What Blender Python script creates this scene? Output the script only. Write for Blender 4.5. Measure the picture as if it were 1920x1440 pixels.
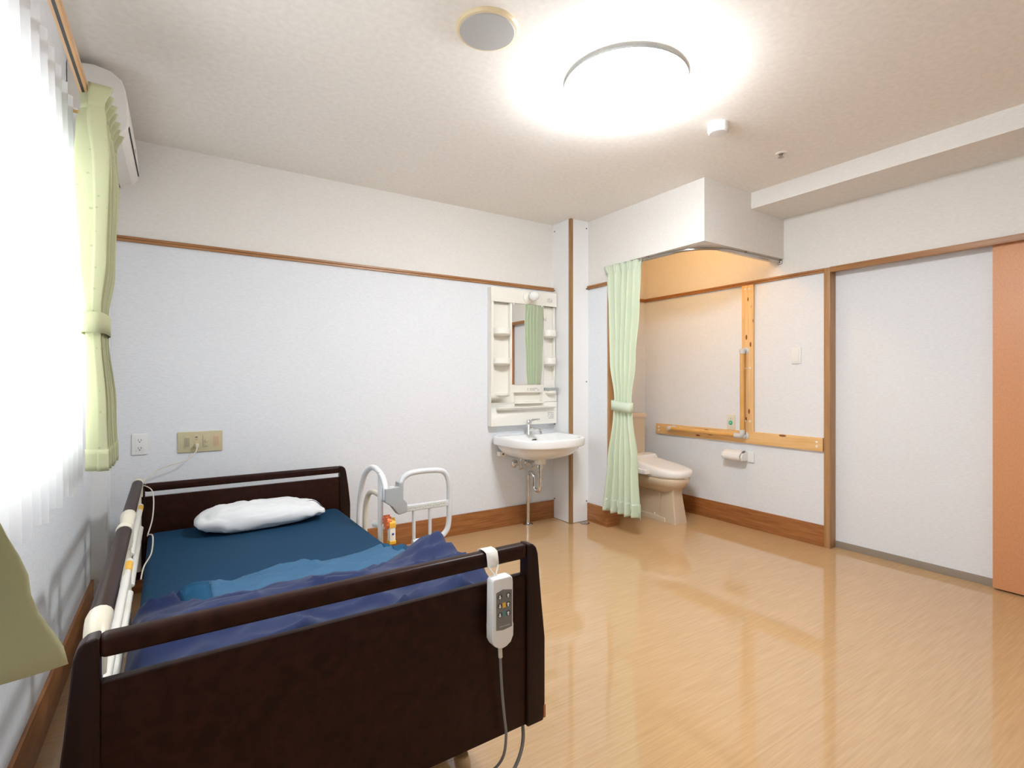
import bpy, bmesh, math, random
from mathutils import Vector, Matrix, noise
random.seed(4)
PI = math.pi
S = bpy.context.scene
C = S.collection
for o in list(bpy.data.objects): bpy.data.objects.remove(o)

# ------------------------------------------------------------------ camera, world, exposure
F_PX, YAW, CY, CAM_H = 964.8, math.radians(32.873), 713.5, 1.2
cam = bpy.data.objects.new('camera', bpy.data.cameras.new('camera'))
C.objects.link(cam); S.camera = cam
cam.location = (0, 0, CAM_H); cam.rotation_euler = (PI/2, 0, -YAW)
cam.data.sensor_width = 36; cam.data.lens = 36*F_PX/1920
cam.data.shift_y = -(720-CY)/1920; cam.data.clip_start = 0.02

w = bpy.data.worlds.new('overcast_sky'); S.world = w; w.use_nodes = True
bg = w.node_tree.nodes['Background']
bg.inputs[0].default_value = (0.93, 0.97, 1.0, 1); bg.inputs[1].default_value = 3.6
S.view_settings.view_transform = 'Standard'; S.view_settings.look = 'None'
S.view_settings.gamma = 1; S.view_settings.use_curve_mapping = False
S.view_settings.exposure = 0.86
LAMP_L, WARM_L = 37.0, 72.0

# room numbers (metres; camera stands at x=0,y=0)
XL, XR, YB, YF, ZC = -0.39, 3.905, 3.595, -1.05, 2.559
RAIL0, RAIL1 = 1.978, 2.008
WIN = (0.30, 2.80, 0.88, 2.08)          # y0,y1,z0,z1 of the window opening

# portal so the sky light finds the window
pl = bpy.data.lights.new('window_portal', 'AREA'); pl.shape = 'RECTANGLE'
pl.size = WIN[3]-WIN[2]; pl.size_y = WIN[1]-WIN[0]; pl.cycles.is_portal = True
plo = bpy.data.objects.new('window_portal', pl); C.objects.link(plo)
plo.location = (XL-0.13, (WIN[0]+WIN[1])/2, (WIN[2]+WIN[3])/2); plo.rotation_euler = (0, -PI/2, 0)

# ------------------------------------------------------------------ materials
MATS = {}
def nm(name):
    m = bpy.data.materials.new(name); m.use_nodes = True; MATS[name] = m
    nt = m.node_tree; b = nt.nodes['Principled BSDF']
    return m, nt, b
def sset(b, **k):
    for kk, v in k.items(): b.inputs[kk.replace('_', ' ')].default_value = v
def plain(name, col, rough=0.5, metal=0.0, spec=0.5, bump=0, bscale=60, coat=0, var=0.0):
    m, nt, b = nm(name)
    b.inputs['Base Color'].default_value = (*col, 1); b.inputs['Roughness'].default_value = rough
    b.inputs['Metallic'].default_value = metal; b.inputs['Specular IOR Level'].default_value = spec
    b.inputs['Coat Weight'].default_value = coat
    tc = nt.nodes.new('ShaderNodeTexCoord'); n = nt.nodes.new('ShaderNodeTexNoise')
    n.inputs['Scale'].default_value = bscale; n.inputs['Detail'].default_value = 3
    nt.links.new(tc.outputs['Object'], n.inputs['Vector'])
    if var:
        r = nt.nodes.new('ShaderNodeValToRGB')
        r.color_ramp.elements[0].color = (*[c*(1-var) for c in col], 1); r.color_ramp.elements[1].color = (*[min(1, c*(1+var)) for c in col], 1)
        r.color_ramp.elements[0].position = .35; r.color_ramp.elements[1].position = .65
        nt.links.new(n.outputs['Fac'], r.inputs[0]); nt.links.new(r.outputs[0], b.inputs['Base Color'])
    if bump:
        bp = nt.nodes.new('ShaderNodeBump'); bp.inputs['Strength'].default_value = bump; bp.inputs['Distance'].default_value = .002
        nt.links.new(n.outputs['Fac'], bp.inputs['Height']); nt.links.new(bp.outputs[0], b.inputs['Normal'])
    return m
def wallpaper(name, col, bump=.35):
    m, nt, b = nm(name); sset(b, Roughness=.85); b.inputs['Specular IOR Level'].default_value = .2
    tc = nt.nodes.new('ShaderNodeTexCoord'); mp = nt.nodes.new('ShaderNodeMapping'); n = nt.nodes.new('ShaderNodeTexNoise')
    mp.inputs['Scale'].default_value = (40, 40, 170); n.inputs['Scale'].default_value = 1; n.inputs['Detail'].default_value = 2
    nt.links.new(tc.outputs['Object'], mp.inputs[0]); nt.links.new(mp.outputs[0], n.inputs['Vector'])
    r = nt.nodes.new('ShaderNodeValToRGB')
    r.color_ramp.elements[0].color = (*[c*.955 for c in col], 1); r.color_ramp.elements[1].color = (*[min(1, c*1.02) for c in col], 1)
    r.color_ramp.elements[0].position = .3; r.color_ramp.elements[1].position = .7
    nt.links.new(n.outputs['Fac'], r.inputs[0]); nt.links.new(r.outputs[0], b.inputs['Base Color'])
    bp = nt.nodes.new('ShaderNodeBump'); bp.inputs['Strength'].default_value = bump; bp.inputs['Distance'].default_value = .002
    nt.links.new(n.outputs['Fac'], bp.inputs['Height']); nt.links.new(bp.outputs[0], b.inputs['Normal'])
    return m
def wood(name, c1, c2, scale=(2, 40, 40), rough=.4, spec=.5, coat=0, knots=None, bump=0.05):
    m, nt, b = nm(name); sset(b, Roughness=rough); b.inputs['Specular IOR Level'].default_value = spec; b.inputs['Coat Weight'].default_value = coat
    b.inputs['Coat Roughness'].default_value = .08
    tc = nt.nodes.new('ShaderNodeTexCoord'); mp = nt.nodes.new('ShaderNodeMapping'); mp.inputs['Scale'].default_value = scale
    n = nt.nodes.new('ShaderNodeTexNoise'); n.inputs['Scale'].default_value = 1; n.inputs['Detail'].default_value = 5; n.inputs['Distortion'].default_value = .4
    nt.links.new(tc.outputs['Object'], mp.inputs[0]); nt.links.new(mp.outputs[0], n.inputs['Vector'])
    r = nt.nodes.new('ShaderNodeValToRGB'); r.color_ramp.elements[0].color = (*c1, 1); r.color_ramp.elements[1].color = (*c2, 1)
    r.color_ramp.elements[0].position = .33; r.color_ramp.elements[1].position = .67
    nt.links.new(n.outputs['Fac'], r.inputs[0]); out = r.outputs[0]
    if knots:
        v = nt.nodes.new('ShaderNodeTexVoronoi'); mk = nt.nodes.new('ShaderNodeMapping'); mk.inputs['Scale'].default_value = knots
        nt.links.new(tc.outputs['Object'], mk.inputs[0]); nt.links.new(mk.outputs[0], v.inputs['Vector']); v.inputs['Scale'].default_value = 1
        rk = nt.nodes.new('ShaderNodeValToRGB'); rk.color_ramp.elements[0].position = .15; rk.color_ramp.elements[0].color = (1, 1, 1, 1)
        rk.color_ramp.elements[1].position = .22; rk.color_ramp.elements[1].color = (0, 0, 0, 1)
        nt.links.new(v.outputs['Distance'], rk.inputs[0])
        mx = nt.nodes.new('ShaderNodeMix'); mx.data_type = 'RGBA'
        nt.links.new(rk.outputs[0], mx.inputs[0]); nt.links.new(out, mx.inputs[6]); mx.inputs[7].default_value = (.22, .075, .02, 1); out = mx.outputs[2]
    nt.links.new(out, b.inputs['Base Color'])
    if bump:
        bp = nt.nodes.new('ShaderNodeBump'); bp.inputs['Strength'].default_value = bump; bp.inputs['Distance'].default_value = .001
        nt.links.new(n.outputs['Fac'], bp.inputs['Height']); nt.links.new(bp.outputs[0], b.inputs['Normal'])
    return m
def cloth(name, col, trans=0.0, transp=0.0, rough=.9, dots=None, weave=900, bump=.15, sheen=0):
    m, nt, b = nm(name); sset(b, Roughness=rough); b.inputs['Specular IOR Level'].default_value = .15
    b.inputs['Base Color'].default_value = (*col, 1); b.inputs['Sheen Weight'].default_value = sheen
    tc = nt.nodes.new('ShaderNodeTexCoord'); n = nt.nodes.new('ShaderNodeTexNoise'); n.inputs['Scale'].default_value = weave
    nt.links.new(tc.outputs['Object'], n.inputs['Vector'])
    r = nt.nodes.new('ShaderNodeValToRGB')
    r.color_ramp.elements[0].color = (*[c*.94 for c in col], 1); r.color_ramp.elements[1].color = (*[min(1, c*1.05) for c in col], 1)
    nt.links.new(n.outputs['Fac'], r.inputs[0]); out = r.outputs[0]
    if dots:
        v = nt.nodes.new('ShaderNodeTexVoronoi'); v.inputs['Scale'].default_value = dots[0]; v.inputs['Randomness'].default_value = .35
        nt.links.new(tc.outputs['UV'], v.inputs['Vector'])
        rk = nt.nodes.new('ShaderNodeValToRGB'); rk.color_ramp.elements[0].position = .085; rk.color_ramp.elements[0].color = (1, 1, 1, 1)
        rk.color_ramp.elements[1].position = .115; rk.color_ramp.elements[1].color = (0, 0, 0, 1)
        nt.links.new(v.outputs['Distance'], rk.inputs[0])
        mx = nt.nodes.new('ShaderNodeMix'); mx.data_type = 'RGBA'
        nt.links.new(rk.outputs[0], mx.inputs[0]); nt.links.new(out, mx.inputs[6]); mx.inputs[7].default_value = (*dots[1], 1); out = mx.outputs[2]
    nt.links.new(out, b.inputs['Base Color'])
    if bump:
        bp = nt.nodes.new('ShaderNodeBump'); bp.inputs['Strength'].default_value = bump; bp.inputs['Distance'].default_value = .001
        nt.links.new(n.outputs['Fac'], bp.inputs['Height']); nt.links.new(bp.outputs[0], b.inputs['Normal'])
    sh = b.outputs[0]; mo = nt.nodes['Material Output']
    if trans:
        t = nt.nodes.new('ShaderNodeBsdfTranslucent'); nt.links.new(out, t.inputs[0])
        mx = nt.nodes.new('ShaderNodeMixShader'); mx.inputs[0].default_value = trans
        nt.links.new(sh, mx.inputs[1]); nt.links.new(t.outputs[0], mx.inputs[2]); sh = mx.outputs[0]
    if transp:
        t = nt.nodes.new('ShaderNodeBsdfTransparent'); mx = nt.nodes.new('ShaderNodeMixShader'); mx.inputs[0].default_value = transp
        nt.links.new(sh, mx.inputs[1]); nt.links.new(t.outputs[0], mx.inputs[2]); sh = mx.outputs[0]
    nt.links.new(sh, mo.inputs[0])
    return m
def emit(name, col, strength):
    m, nt, b = nm(name); b.inputs['Base Color'].default_value = (.9, .9, .9, 1)
    b.inputs['Emission Color'].default_value = (*col, 1); b.inputs['Emission Strength'].default_value = strength
    return m

WP_LO = wallpaper('wallpaper_white', (.805, .825, .855))
WP_UP = wallpaper('wallpaper_cream', (.83, .80, .755))
CEIL = wallpaper('ceiling_paper', (.93, .89, .835), .2)
PANEL_W = plain('white_panel', (.88, .88, .88), .45, bump=.05)
TRIM = wood('trim_wood', (.31, .135, .045), (.42, .20, .075), (3, 3, 60), .4)
TRIMV = wood('trim_wood_upright', (.38, .20, .08), (.48, .27, .115), (60, 60, 3), .4)
BASE = wood('baseboard_wood', (.27, .095, .025), (.42, .17, .05), (5, 5, 70), .35)
STRIP = wood('corner_strip_wood', (.30, .16, .06), (.38, .22, .09), (60, 60, 3), .45)
DOOR_O = wood('orange_door', (.63, .285, .13), (.69, .335, .16), (220, 220, 70), .45)
GREYBASE = plain('grey_brown_base', (.30, .25, .20), .5, bump=.1)
BEDWOOD = wood('dark_bed_wood', (.017, .0050, .0030), (.030, .0088, .0055), (30, 3, 30), .40, spec=.12, coat=.04)
BEDWOODV = wood('dark_bed_wood_post', (.013, .0042, .0030), (.022, .0068, .0048), (40, 40, 3), .36, spec=.16, coat=.08)
PINE = wood('pine_board_long', (.74, .43, .16), (.86, .57, .27), (40, 2.5, 60), .4, knots=(11, 6.5, 20))
PINEV = wood('pine_board_upright', (.76, .46, .19), (.88, .60, .31), (40, 60, 2.5), .4, knots=(11, 24, 9))
BAR = wood('handrail_wood', (.70, .36, .09), (.80, .45, .14), (8, 8, 8), .3, coat=.2)
CREAM = plain('cream_plastic', (.72, .66, .53), .35)
CREAM_D = plain('cream_plate', (.60, .53, .33), .4)
IVORY = plain('ivory_plastic', (.90, .87, .79), .3, coat=.2)
WHITE = plain('white_plastic', (.84, .84, .83), .3)
PORC = plain('white_porcelain', (.88, .88, .87), .08, spec=.6, coat=.3)
PORC_B = plain('beige_porcelain', (.70, .56, .40), .10, spec=.6, coat=.3)
SEATW = plain('seat_white', (.89, .86, .84), .22)
CHROME = plain('chrome', (.75, .75, .76), .09, metal=1)
STEEL = plain('steel_rail', (.45, .43, .41), .25, metal=1)
GREYP = plain('grey_plastic', (.40, .42, .42), .4)
GREYL = plain('light_grey_tube', (.66, .67, .68), .3, coat=.2)
GREYD = plain('dark_grey', (.07, .07, .075), .5)
GREYM = plain('panel_grey', (.20, .195, .185), .4)
BLACK = plain('black', (.012, .012, .013), .5)
ORANGE = plain('orange_plastic', (.85, .20, .06), .4)
YELLOW = plain('yellow_sticker', (.90, .50, .05), .5)
GREEN = plain('green_print', (.04, .42, .25), .4)
TEALP = plain('teal_print', (.10, .28, .27), .4)
INK = plain('printed_grey', (.45, .45, .46), .6)
INKD = plain('printed_dark', (.12, .12, .13), .6)
CORDC = plain('cream_cord', (.68, .62, .52), .5)
CORDG = plain('grey_cord', (.22, .21, .21), .5)
SPK = plain('speaker_grille', (.50, .495, .48), .7, bump=.6, bscale=900)
SPKR = plain('speaker_ring', (.80, .66, .42), .45)
GOLD = plain('gold_metal', (.75, .52, .20), .35, metal=.7)
RAILW = wood('curtain_track_wood', (.46, .25, .11), (.58, .34, .16), (60, 3, 60), .4)
NAVY = cloth('navy_cotton', (.014, .025, .085), bump=.1, rough=.7, sheen=.12)
LBLUE = cloth('light_blue_cotton', (.056, .135, .235), bump=.1)
TEAL = cloth('teal_cotton', (.016, .075, .15), bump=.1)
SHEET = cloth('blue_sheet', (.012, .050, .105), rough=.75, bump=.1)
PILLOW = cloth('white_pillowcase', (.80, .81, .82), bump=.1)
GCURT = cloth('mint_curtain', (.88, .95, .81), trans=.42, bump=.15)
WCURT = cloth('green_dotted_curtain', (.51, .52, .32), trans=.05, dots=(26, (.40, .41, .25)), bump=.15)
SHEER = cloth('sheer_lace', (.93, .94, .95), trans=.55, transp=.30, bump=0)
MIRROR = plain('mirror_glass', (.88, .9, .89), .01, metal=1)
ALU = plain('aluminium', (.60, .60, .58), .35, metal=.8)
CASTER = plain('caster_grey', (.25, .24, .23), .5)
CHIP = plain('worn_wood', (.45, .16, .05), .6)
PAPER = plain('tissue_paper', (.87, .86, .85), .9)
CARD = plain('cardboard', (.55, .42, .30), .8)
BULB = plain('frosted_bulb', (.88, .88, .86), .15, coat=.5)
DOME = emit('lamp_dome', (.945, .985, 1.025), LAMP_L)
WARM = emit('warm_lamp', (1.0, .56, .20), WARM_L)

def glass_mat():
    m, nt, b = nm('window_glass'); nt.nodes.remove(b)
    t = nt.nodes.new('ShaderNodeBsdfTransparent'); g = nt.nodes.new('ShaderNodeBsdfGlossy'); g.inputs['Roughness'].default_value = .02
    mx = nt.nodes.new('ShaderNodeMixShader'); mx.inputs[0].default_value = .06
    nt.links.new(t.outputs[0], mx.inputs[1]); nt.links.new(g.outputs[0], mx.inputs[2]); nt.links.new(mx.outputs[0], nt.nodes['Material Output'].inputs[0])
    return m
GLASS = glass_mat()

def floor_mat():
    m, nt, b = nm('wood_print_vinyl'); sset(b, Roughness=.13); b.inputs['Specular IOR Level'].default_value = 1.0
    tc = nt.nodes.new('ShaderNodeTexCoord')
    def noi(scale, det, dist=0):
        mp = nt.nodes.new('ShaderNodeMapping'); mp.inputs['Scale'].default_value = scale
        mp.inputs['Rotation'].default_value = (0, 0, math.radians(-1.5))
        n = nt.nodes.new('ShaderNodeTexNoise'); n.inputs['Scale'].default_value = 1; n.inputs['Detail'].default_value = det; n.inputs['Distortion'].default_value = dist
        nt.links.new(tc.outputs['Object'], mp.inputs[0]); nt.links.new(mp.outputs[0], n.inputs['Vector']); return n
    a = noi((4.5, 110, 1), 6, .15); c = noi((8, 300, 1), 3); d = noi((.7, .9, 1), 2)
    ad = nt.nodes.new('ShaderNodeMath'); ad.operation = 'MULTIPLY_ADD'; ad.inputs[1].default_value = .45
    nt.links.new(c.outputs['Fac'], ad.inputs[0]); nt.links.new(a.outputs['Fac'], ad.inputs[2])
    r = nt.nodes.new('ShaderNodeValToRGB')
    r.color_ramp.elements[0].position = .42; r.color_ramp.elements[0].color = (.50, .305, .145, 1)
    r.color_ramp.elements[1].position = 1.0; r.color_ramp.elements[1].color = (.60, .395, .21, 1)
    nt.links.new(ad.outputs[0], r.inputs[0]); nt.links.new(r.outputs[0], b.inputs['Base Color'])
    rr = nt.nodes.new('ShaderNodeMapRange'); rr.inputs[3].default_value = .045; rr.inputs[4].default_value = .085
    nt.links.new(d.outputs['Fac'], rr.inputs[0]); nt.links.new(rr.outputs[0], b.inputs['Roughness'])
    return m
FLOOR = floor_mat()

# ------------------------------------------------------------------ mesh helpers
class MB:
    def __init__(s): s.v = []; s.f = []; s.mi = []; s.uv = {}
    def add(s, vs, fs, mi=0):
        b = len(s.v); s.v += [tuple(p) for p in vs]
        for f in fs: s.f.append([i+b for i in f]); s.mi.append(mi)
        return s
    def box(s, x0, x1, y0, y1, z0, z1, mi=0):
        return s.add([(x0,y0,z0),(x1,y0,z0),(x1,y1,z0),(x0,y1,z0),(x0,y0,z1),(x1,y0,z1),(x1,y1,z1),(x0,y1,z1)],
                     [(0,3,2,1),(4,5,6,7),(0,1,5,4),(1,2,6,5),(2,3,7,6),(3,0,4,7)], mi)
    def prism(s, poly, axis, a, b, mi=0):
        n = len(poly); vs = []
        for t in (a, b):
            for p in poly:
                vs.append({'x': (t, p[0], p[1]), 'y': (p[0], t, p[1]), 'z': (p[0], p[1], t)}[axis])
        fs = [tuple(range(n))[::-1], tuple(range(n, 2*n))]
        fs += [(i, (i+1) % n, n+(i+1) % n, n+i) for i in range(n)]
        return s.add(vs, fs, mi)
    def tube(s, path, r, n=10, closed=False, caps=True, mi=0, sx=1.0):
        P = [Vector(p) for p in path]; m = len(P); rr = r if isinstance(r, (list, tuple)) else [r]*m
        up = None; rings = []
        for i in range(m):
            if closed: t = (P[(i+1) % m]-P[i-1])
            else: t = P[min(i+1, m-1)]-P[max(i-1, 0)]
            t.normalize()
            if up is None:
                up = Vector((0, 0, 1)) if abs(t.z) < .9 else Vector((1, 0, 0))
            up = (up - t*up.dot(t))
            if up.length < 1e-6: up = t.orthogonal()
            up.normalize(); sd = t.cross(up)
            rings.append([P[i]+(up*math.cos(2*PI*k/n)+sd*math.sin(2*PI*k/n)*sx)*rr[i] for k in range(n)])
        vs = [p for q in rings for p in q]; fs = []
        for i in range(m if closed else m-1):
            j = (i+1) % m
            for k in range(n): fs.append((i*n+k, i*n+(k+1) % n, j*n+(k+1) % n, j*n+k))
        if caps and not closed:
            fs.append(tuple(range(n))[::-1]); fs.append(tuple((m-1)*n+k for k in range(n)))
        return s.add(vs, fs, mi)
    def lathe(s, prof, origin, axis='z', n=32, mi=0):
        ox, oy, oz = origin; vs = []
        for r, h in prof:
            for k in range(n):
                a = 2*PI*k/n; p, q = r*math.cos(a), r*math.sin(a)
                vs.append({'z': (ox+p, oy+q, oz+h), 'y': (ox+p, oy+h, oz-q), 'x': (ox+h, oy+p, oz+q)}[axis])
        fs = []; m = len(prof)
        for i in range(m-1):
            for k in range(n): fs.append((i*n+k, i*n+(k+1) % n, (i+1)*n+(k+1) % n, (i+1)*n+k))
        if prof[0][0] > 1e-5: fs.append(tuple(range(n))[::-1])
        if prof[-1][0] > 1e-5: fs.append(tuple((m-1)*n+k for k in range(n)))
        return s.add(vs, fs, mi)
    def loft(s, rings, caps=True, mi=0):
        n = len(rings[0]); vs = [p for r in rings for p in r]; fs = []
        for i in range(len(rings)-1):
            for k in range(n): fs.append((i*n+k, i*n+(k+1) % n, (i+1)*n+(k+1) % n, (i+1)*n+k))
        if caps: fs.append(tuple(range(n))[::-1]); fs.append(tuple((len(rings)-1)*n+k for k in range(n)))
        return s.add(vs, fs, mi)
    def grid(s, fn, nu, nv, mi=0):
        b = len(s.v); vs = []; fs = []
        for j in range(nv+1):
            for i in range(nu+1):
                vs.append(fn(i/nu, j/nv)); s.uv[b+j*(nu+1)+i] = (1.5*i/nu, 1.3*j/nv)
        for j in range(nv):
            for i in range(nu): a = j*(nu+1)+i; fs.append((a, a+1, a+nu+2, a+nu+1))
        return s.add(vs, fs, mi)
    def map(s, fn): s.v = [tuple(fn(*p)) for p in s.v]; return s

def spline(pts, k=8):
    P = [Vector(p) for p in pts]; out = []
    for i in range(len(P)-1):
        a, b, c, d = P[max(i-1, 0)], P[i], P[i+1], P[min(i+2, len(P)-1)]
        for j in range(k):
            t = j/k; out.append(.5*((2*b)+(c-a)*t+(2*a-5*b+4*c-d)*t*t+(3*b-a-3*c+d)*t**3))
    out.append(P[-1]); return out
def fillet(pts, r, k=6):
    P = [Vector(p) for p in pts]; out = [P[0]]
    for i in range(1, len(P)-1):
        a, b, c = P[i-1], P[i], P[i+1]; d1 = (a-b); d2 = (c-b)
        rr = min(r, d1.length*.49, d2.length*.49); p = b+d1.normalized()*rr; q = b+d2.normalized()*rr
        for j in range(k+1):
            t = j/k; out.append(p*(1-t)**2+b*2*t*(1-t)+q*t*t)
    out.append(P[-1]); return out

def obj(name, mb, mat, parent=None, bevel=0, seg=2, smooth=True, kind=None, label=None, category=None, group=None, solid=0, angle=35, recenter=True, flip=False):
    me = bpy.data.meshes.new(name); me.from_pydata(mb.v, [], mb.f); me.update()
    for m in (mat if isinstance(mat, (list, tuple)) else [mat]): me.materials.append(m)
    for p, mi in zip(me.polygons, mb.mi): p.material_index = mi
    if mb.uv:
        ul = me.uv_layers.new(name='UVMap')
        for lp in me.loops: ul.data[lp.index].uv = mb.uv.get(lp.vertex_index, (0, 0))
    bm = bmesh.new(); bm.from_mesh(me)
    if not mb.uv: bmesh.ops.remove_doubles(bm, verts=bm.verts, dist=1e-6)
    if not solid and not flip and not mb.uv: bmesh.ops.recalc_face_normals(bm, faces=bm.faces)
    if bevel:
        es = [e for e in bm.edges if len(e.link_faces) == 2 and e.calc_face_angle(0) > math.radians(30)]
        bmesh.ops.bevel(bm, geom=es, offset=bevel, segments=seg, profile=.6, affect='EDGES', clamp_overlap=True)
    bm.to_mesh(me); bm.free()
    if smooth:
        me.polygons.foreach_set('use_smooth', [True]*len(me.polygons)); me.set_sharp_from_angle(angle=math.radians(angle))
    o = bpy.data.objects.new(name, me); C.objects.link(o)
    if parent is not None:
        root = parent; chain = []
        while root is not None: chain.append(root); root = root.parent
        off = Vector((0, 0, 0))
        for c in chain: off += c.location
        me.transform(Matrix.Translation(-off)); o.parent = parent
    elif recenter:
        xs = [v.co for v in me.vertices]
        lo = [min(v[i] for v in xs) for i in range(3)]; hi = [max(v[i] for v in xs) for i in range(3)]
        c = Vector(((lo[0]+hi[0])/2, (lo[1]+hi[1])/2, lo[2])); me.transform(Matrix.Translation(-c)); o.location = c
    if solid:
        md = o.modifiers.new('thickness', 'SOLIDIFY'); md.thickness = solid; md.offset = 0
    if kind: o['kind'] = kind
    if label: o['label'] = label
    if category: o['category'] = category
    if group: o['group'] = group
    return o
def thing(name, label, cat, loc, group=None, kind=None):
    o = bpy.data.objects.new(name, None); C.objects.link(o); o.location = loc; o.empty_display_size = .05
    o['label'] = label; o['category'] = cat
    if group: o['group'] = group
    if kind: o['kind'] = kind
    return o
def st(name, mb, mat, label, cat, bevel=0, parent=None):
    return obj(name, mb, mat, parent, bevel=bevel, kind='structure', label=label, category=cat, recenter=False)
def bx(*a): return MB().box(*a)

# ------------------------------------------------------------------ room shell
st('floor', bx(XL-.2, XR+.3, YF-.1, YB+.1, -.1, 0), FLOOR, 'glossy light brown wood-print vinyl floor', 'floor')
st('ceiling', bx(XL-.2, XR+.3, YF-.1, YB+.1, ZC, ZC+.1), CEIL, 'beige papered ceiling', 'ceiling')
def two_tone(mb, x0, x1, y0, y1, zt=ZC, zb=0):
    mb.box(x0, x1, y0, y1, zb, (RAIL0+RAIL1)/2, 0); mb.box(x0, x1, y0, y1, (RAIL0+RAIL1)/2, zt, 1); return mb
st('wall_back', two_tone(MB(), XL-.2, XR+.3, YB, YB+.1), [WP_LO, WP_UP], 'back wall, white wallpaper below a brown rail and cream above', 'wall')
m = MB()                                                        # window wall with its opening
m.box(XL-.16, XL, YF, WIN[0], 0, ZC); m.box(XL-.16, XL, WIN[1], YB, 0, ZC)
m.box(XL-.16, XL, WIN[0], WIN[1], 0, WIN[2]); m.box(XL-.16, XL, WIN[0], WIN[1], WIN[3], ZC)
st('wall_left', m, WP_LO, 'white papered window wall beside the bed', 'wall')
m = MB(); two_tone(m, XR, XR+.2, 1.86, YB); m.box(XR, XR+.2, YF, 1.86, RAIL1, ZC, 1)
st('wall_right', m, [WP_LO, WP_UP], 'right wall with cream paper above the brown rail', 'wall')
st('wall_recess', bx(XR+.07, XR+.2, YF, 1.86, 0, RAIL1), WP_LO, 'white papered wall panel recessed behind the orange sliding door', 'wall')
st('wall_front', two_tone(MB(), XL-.2, XR+.3, YF-.1, YF), [WP_LO, WP_UP], 'papered wall facing the basin', 'wall')
st('wall_column', bx(XL, -.322, 3.46, YB, 0, ZC), PANEL_W, 'narrow white column in the corner behind the bed head', 'wall')
PX0, PY1 = 2.945, 3.12
st('wall_partition', two_tone(MB(), PX0, 3.07, PY1, YB), [WP_LO, WP_UP], 'short partition wall between basin and toilet', 'wall')
ZS = 2.135
m = MB().box(PX0, 3.07, 2.19, PY1, ZS, ZC).box(3.07, XR, 2.19, 2.31, ZS, ZC)
st('wall_soffit', m, WP_UP, 'cream dropped wall over the toilet corner', 'wall')
st('ceiling_beam', bx(3.478, XR, YF, 2.19, 2.442, ZC), WP_UP, 'cream boxed beam along the ceiling above the doors', 'beam')
# pillar boxed in white panels
pil = st('wall_pillar', bx(2.752, PX0, 3.352, YB, 0.004, ZC), PANEL_W, 'white boxed pillar with a brown corner strip beside the basin', 'pillar')
obj('corner_strip', bx(2.744, 2.772, 3.344, 3.372, 0.004, ZC-.002), STRIP, pil, bevel=.004, label='brown wooden corner strip')
for z in (2.50, 1.985, 1.60, .82, .17):
    if z not in (1.60,):
        obj('screw', MB().lathe([(.006, 0), (.006, -.002), (.003, -.004), (0, -.004)], (2.752, 3.572, z), 'x', 12), GREYD, pil)
    if z != .82: obj('screw', MB().lathe([(.006, 0), (.006, -.002), (.003, -.004), (0, -.004)], (2.925, 3.352, z if z != 1.60 else 1.19), 'y', 12), GREYD, pil)
# picture rails
def trim(i, mb, mat, label, bevel=.003): st('trim_%d' % i, mb, mat, label, 'trim', bevel)
def rail_y(x0, x1):     # rail on a back wall
    return MB().prism([(YB, RAIL0), (YB-.014, RAIL0), (YB-.014, RAIL0+.012), (YB-.010, RAIL0+.014), (YB-.014, RAIL0+.017), (YB-.014, RAIL1), (YB, RAIL1)], 'x', x0, x1)
def rail_x(x, y0, y1):
    return MB().prism([(x, RAIL0), (x-.014, RAIL0), (x-.014, RAIL0+.012), (x-.010, RAIL0+.014), (x-.014, RAIL0+.017), (x-.014, RAIL1), (x, RAIL1)], 'y', y0, y1)
trim(1, rail_y(-.322, 2.752), TRIM, 'brown picture rail along the wall above the bed', 0)
trim(2, rail_x(PX0, PY1, 3.352), TRIM, 'short brown picture rail between pillar and curtain', 0)
trim(3, rail_y(3.07, XR-.014), TRIM, 'brown picture rail behind the toilet', 0)
trim(4, rail_x(XR, 1.892, YB), TRIM, 'brown picture rail above the grab bars', 0)
trim(5, bx(3.893, 3.975, 1.85, 1.892, 0, RAIL1), TRIMV, 'brown upright jamb beside the recessed white panel')
trim(6, MB().box(3.890, 3.922, YF, 1.85, 1.972, 2.010).box(3.940, 3.975, YF, 1.85, 1.985, 2.0105), TRIM, 'brown head track above the orange sliding door')
trim(7, bx(PX0+.002, 3.068, PY1-.012, PY1, .157, RAIL1), TRIMV, 'brown jamb on the partition end behind the mint curtain')
st('baseboard_back', bx(-.322, 2.752, YB-.014, YB, 0, .157), BASE, 'reddish brown baseboard under the basin wall', 'baseboard', .002)
st('baseboard_right', bx(XR-.012, XR, 1.892, YB, 0, .155), BASE, 'reddish brown baseboard below the grab bars', 'baseboard', .002)
st('baseboard_alcove', bx(3.07, XR-.012, YB-.012, YB, 0, .155), BASE, 'reddish brown baseboard behind the toilet', 'baseboard', .002)
st('baseboard_left', bx(XL, XL+.012, YF, 3.46, 0, .157), BASE, 'reddish brown baseboard under the window', 'baseboard', .002)
st('baseboard_partition', MB().box(PX0-.012, PX0, PY1-.012, 3.352, 0, .155).box(PX0, 3.07, PY1-.012, PY1, 0, .155), BASE, 'reddish brown baseboard wrapped around the partition end', 'baseboard', .002)
st('baseboard_recess', bx(3.969, 3.975, YF, 1.85, 0, .048), GREYBASE, 'grey brown vinyl base strip under the recessed white panel', 'baseboard', .001)
d1 = thing('door_1', 'orange brown sliding door panel hanging in the head track', 'door', (3.944, .48, 0), kind='structure')
obj('door_panel', bx(3.926, 3.962, -.12, .985, .010, 1.978), DOOR_O, d1, bevel=.002)
obj('door_handle', MB().tube(fillet([(3.926, .02, .85), (3.890, .02, .85), (3.890, .02, 1.25), (3.926, .02, 1.25)], .03), .013, 10), CHROME, d1)
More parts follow.
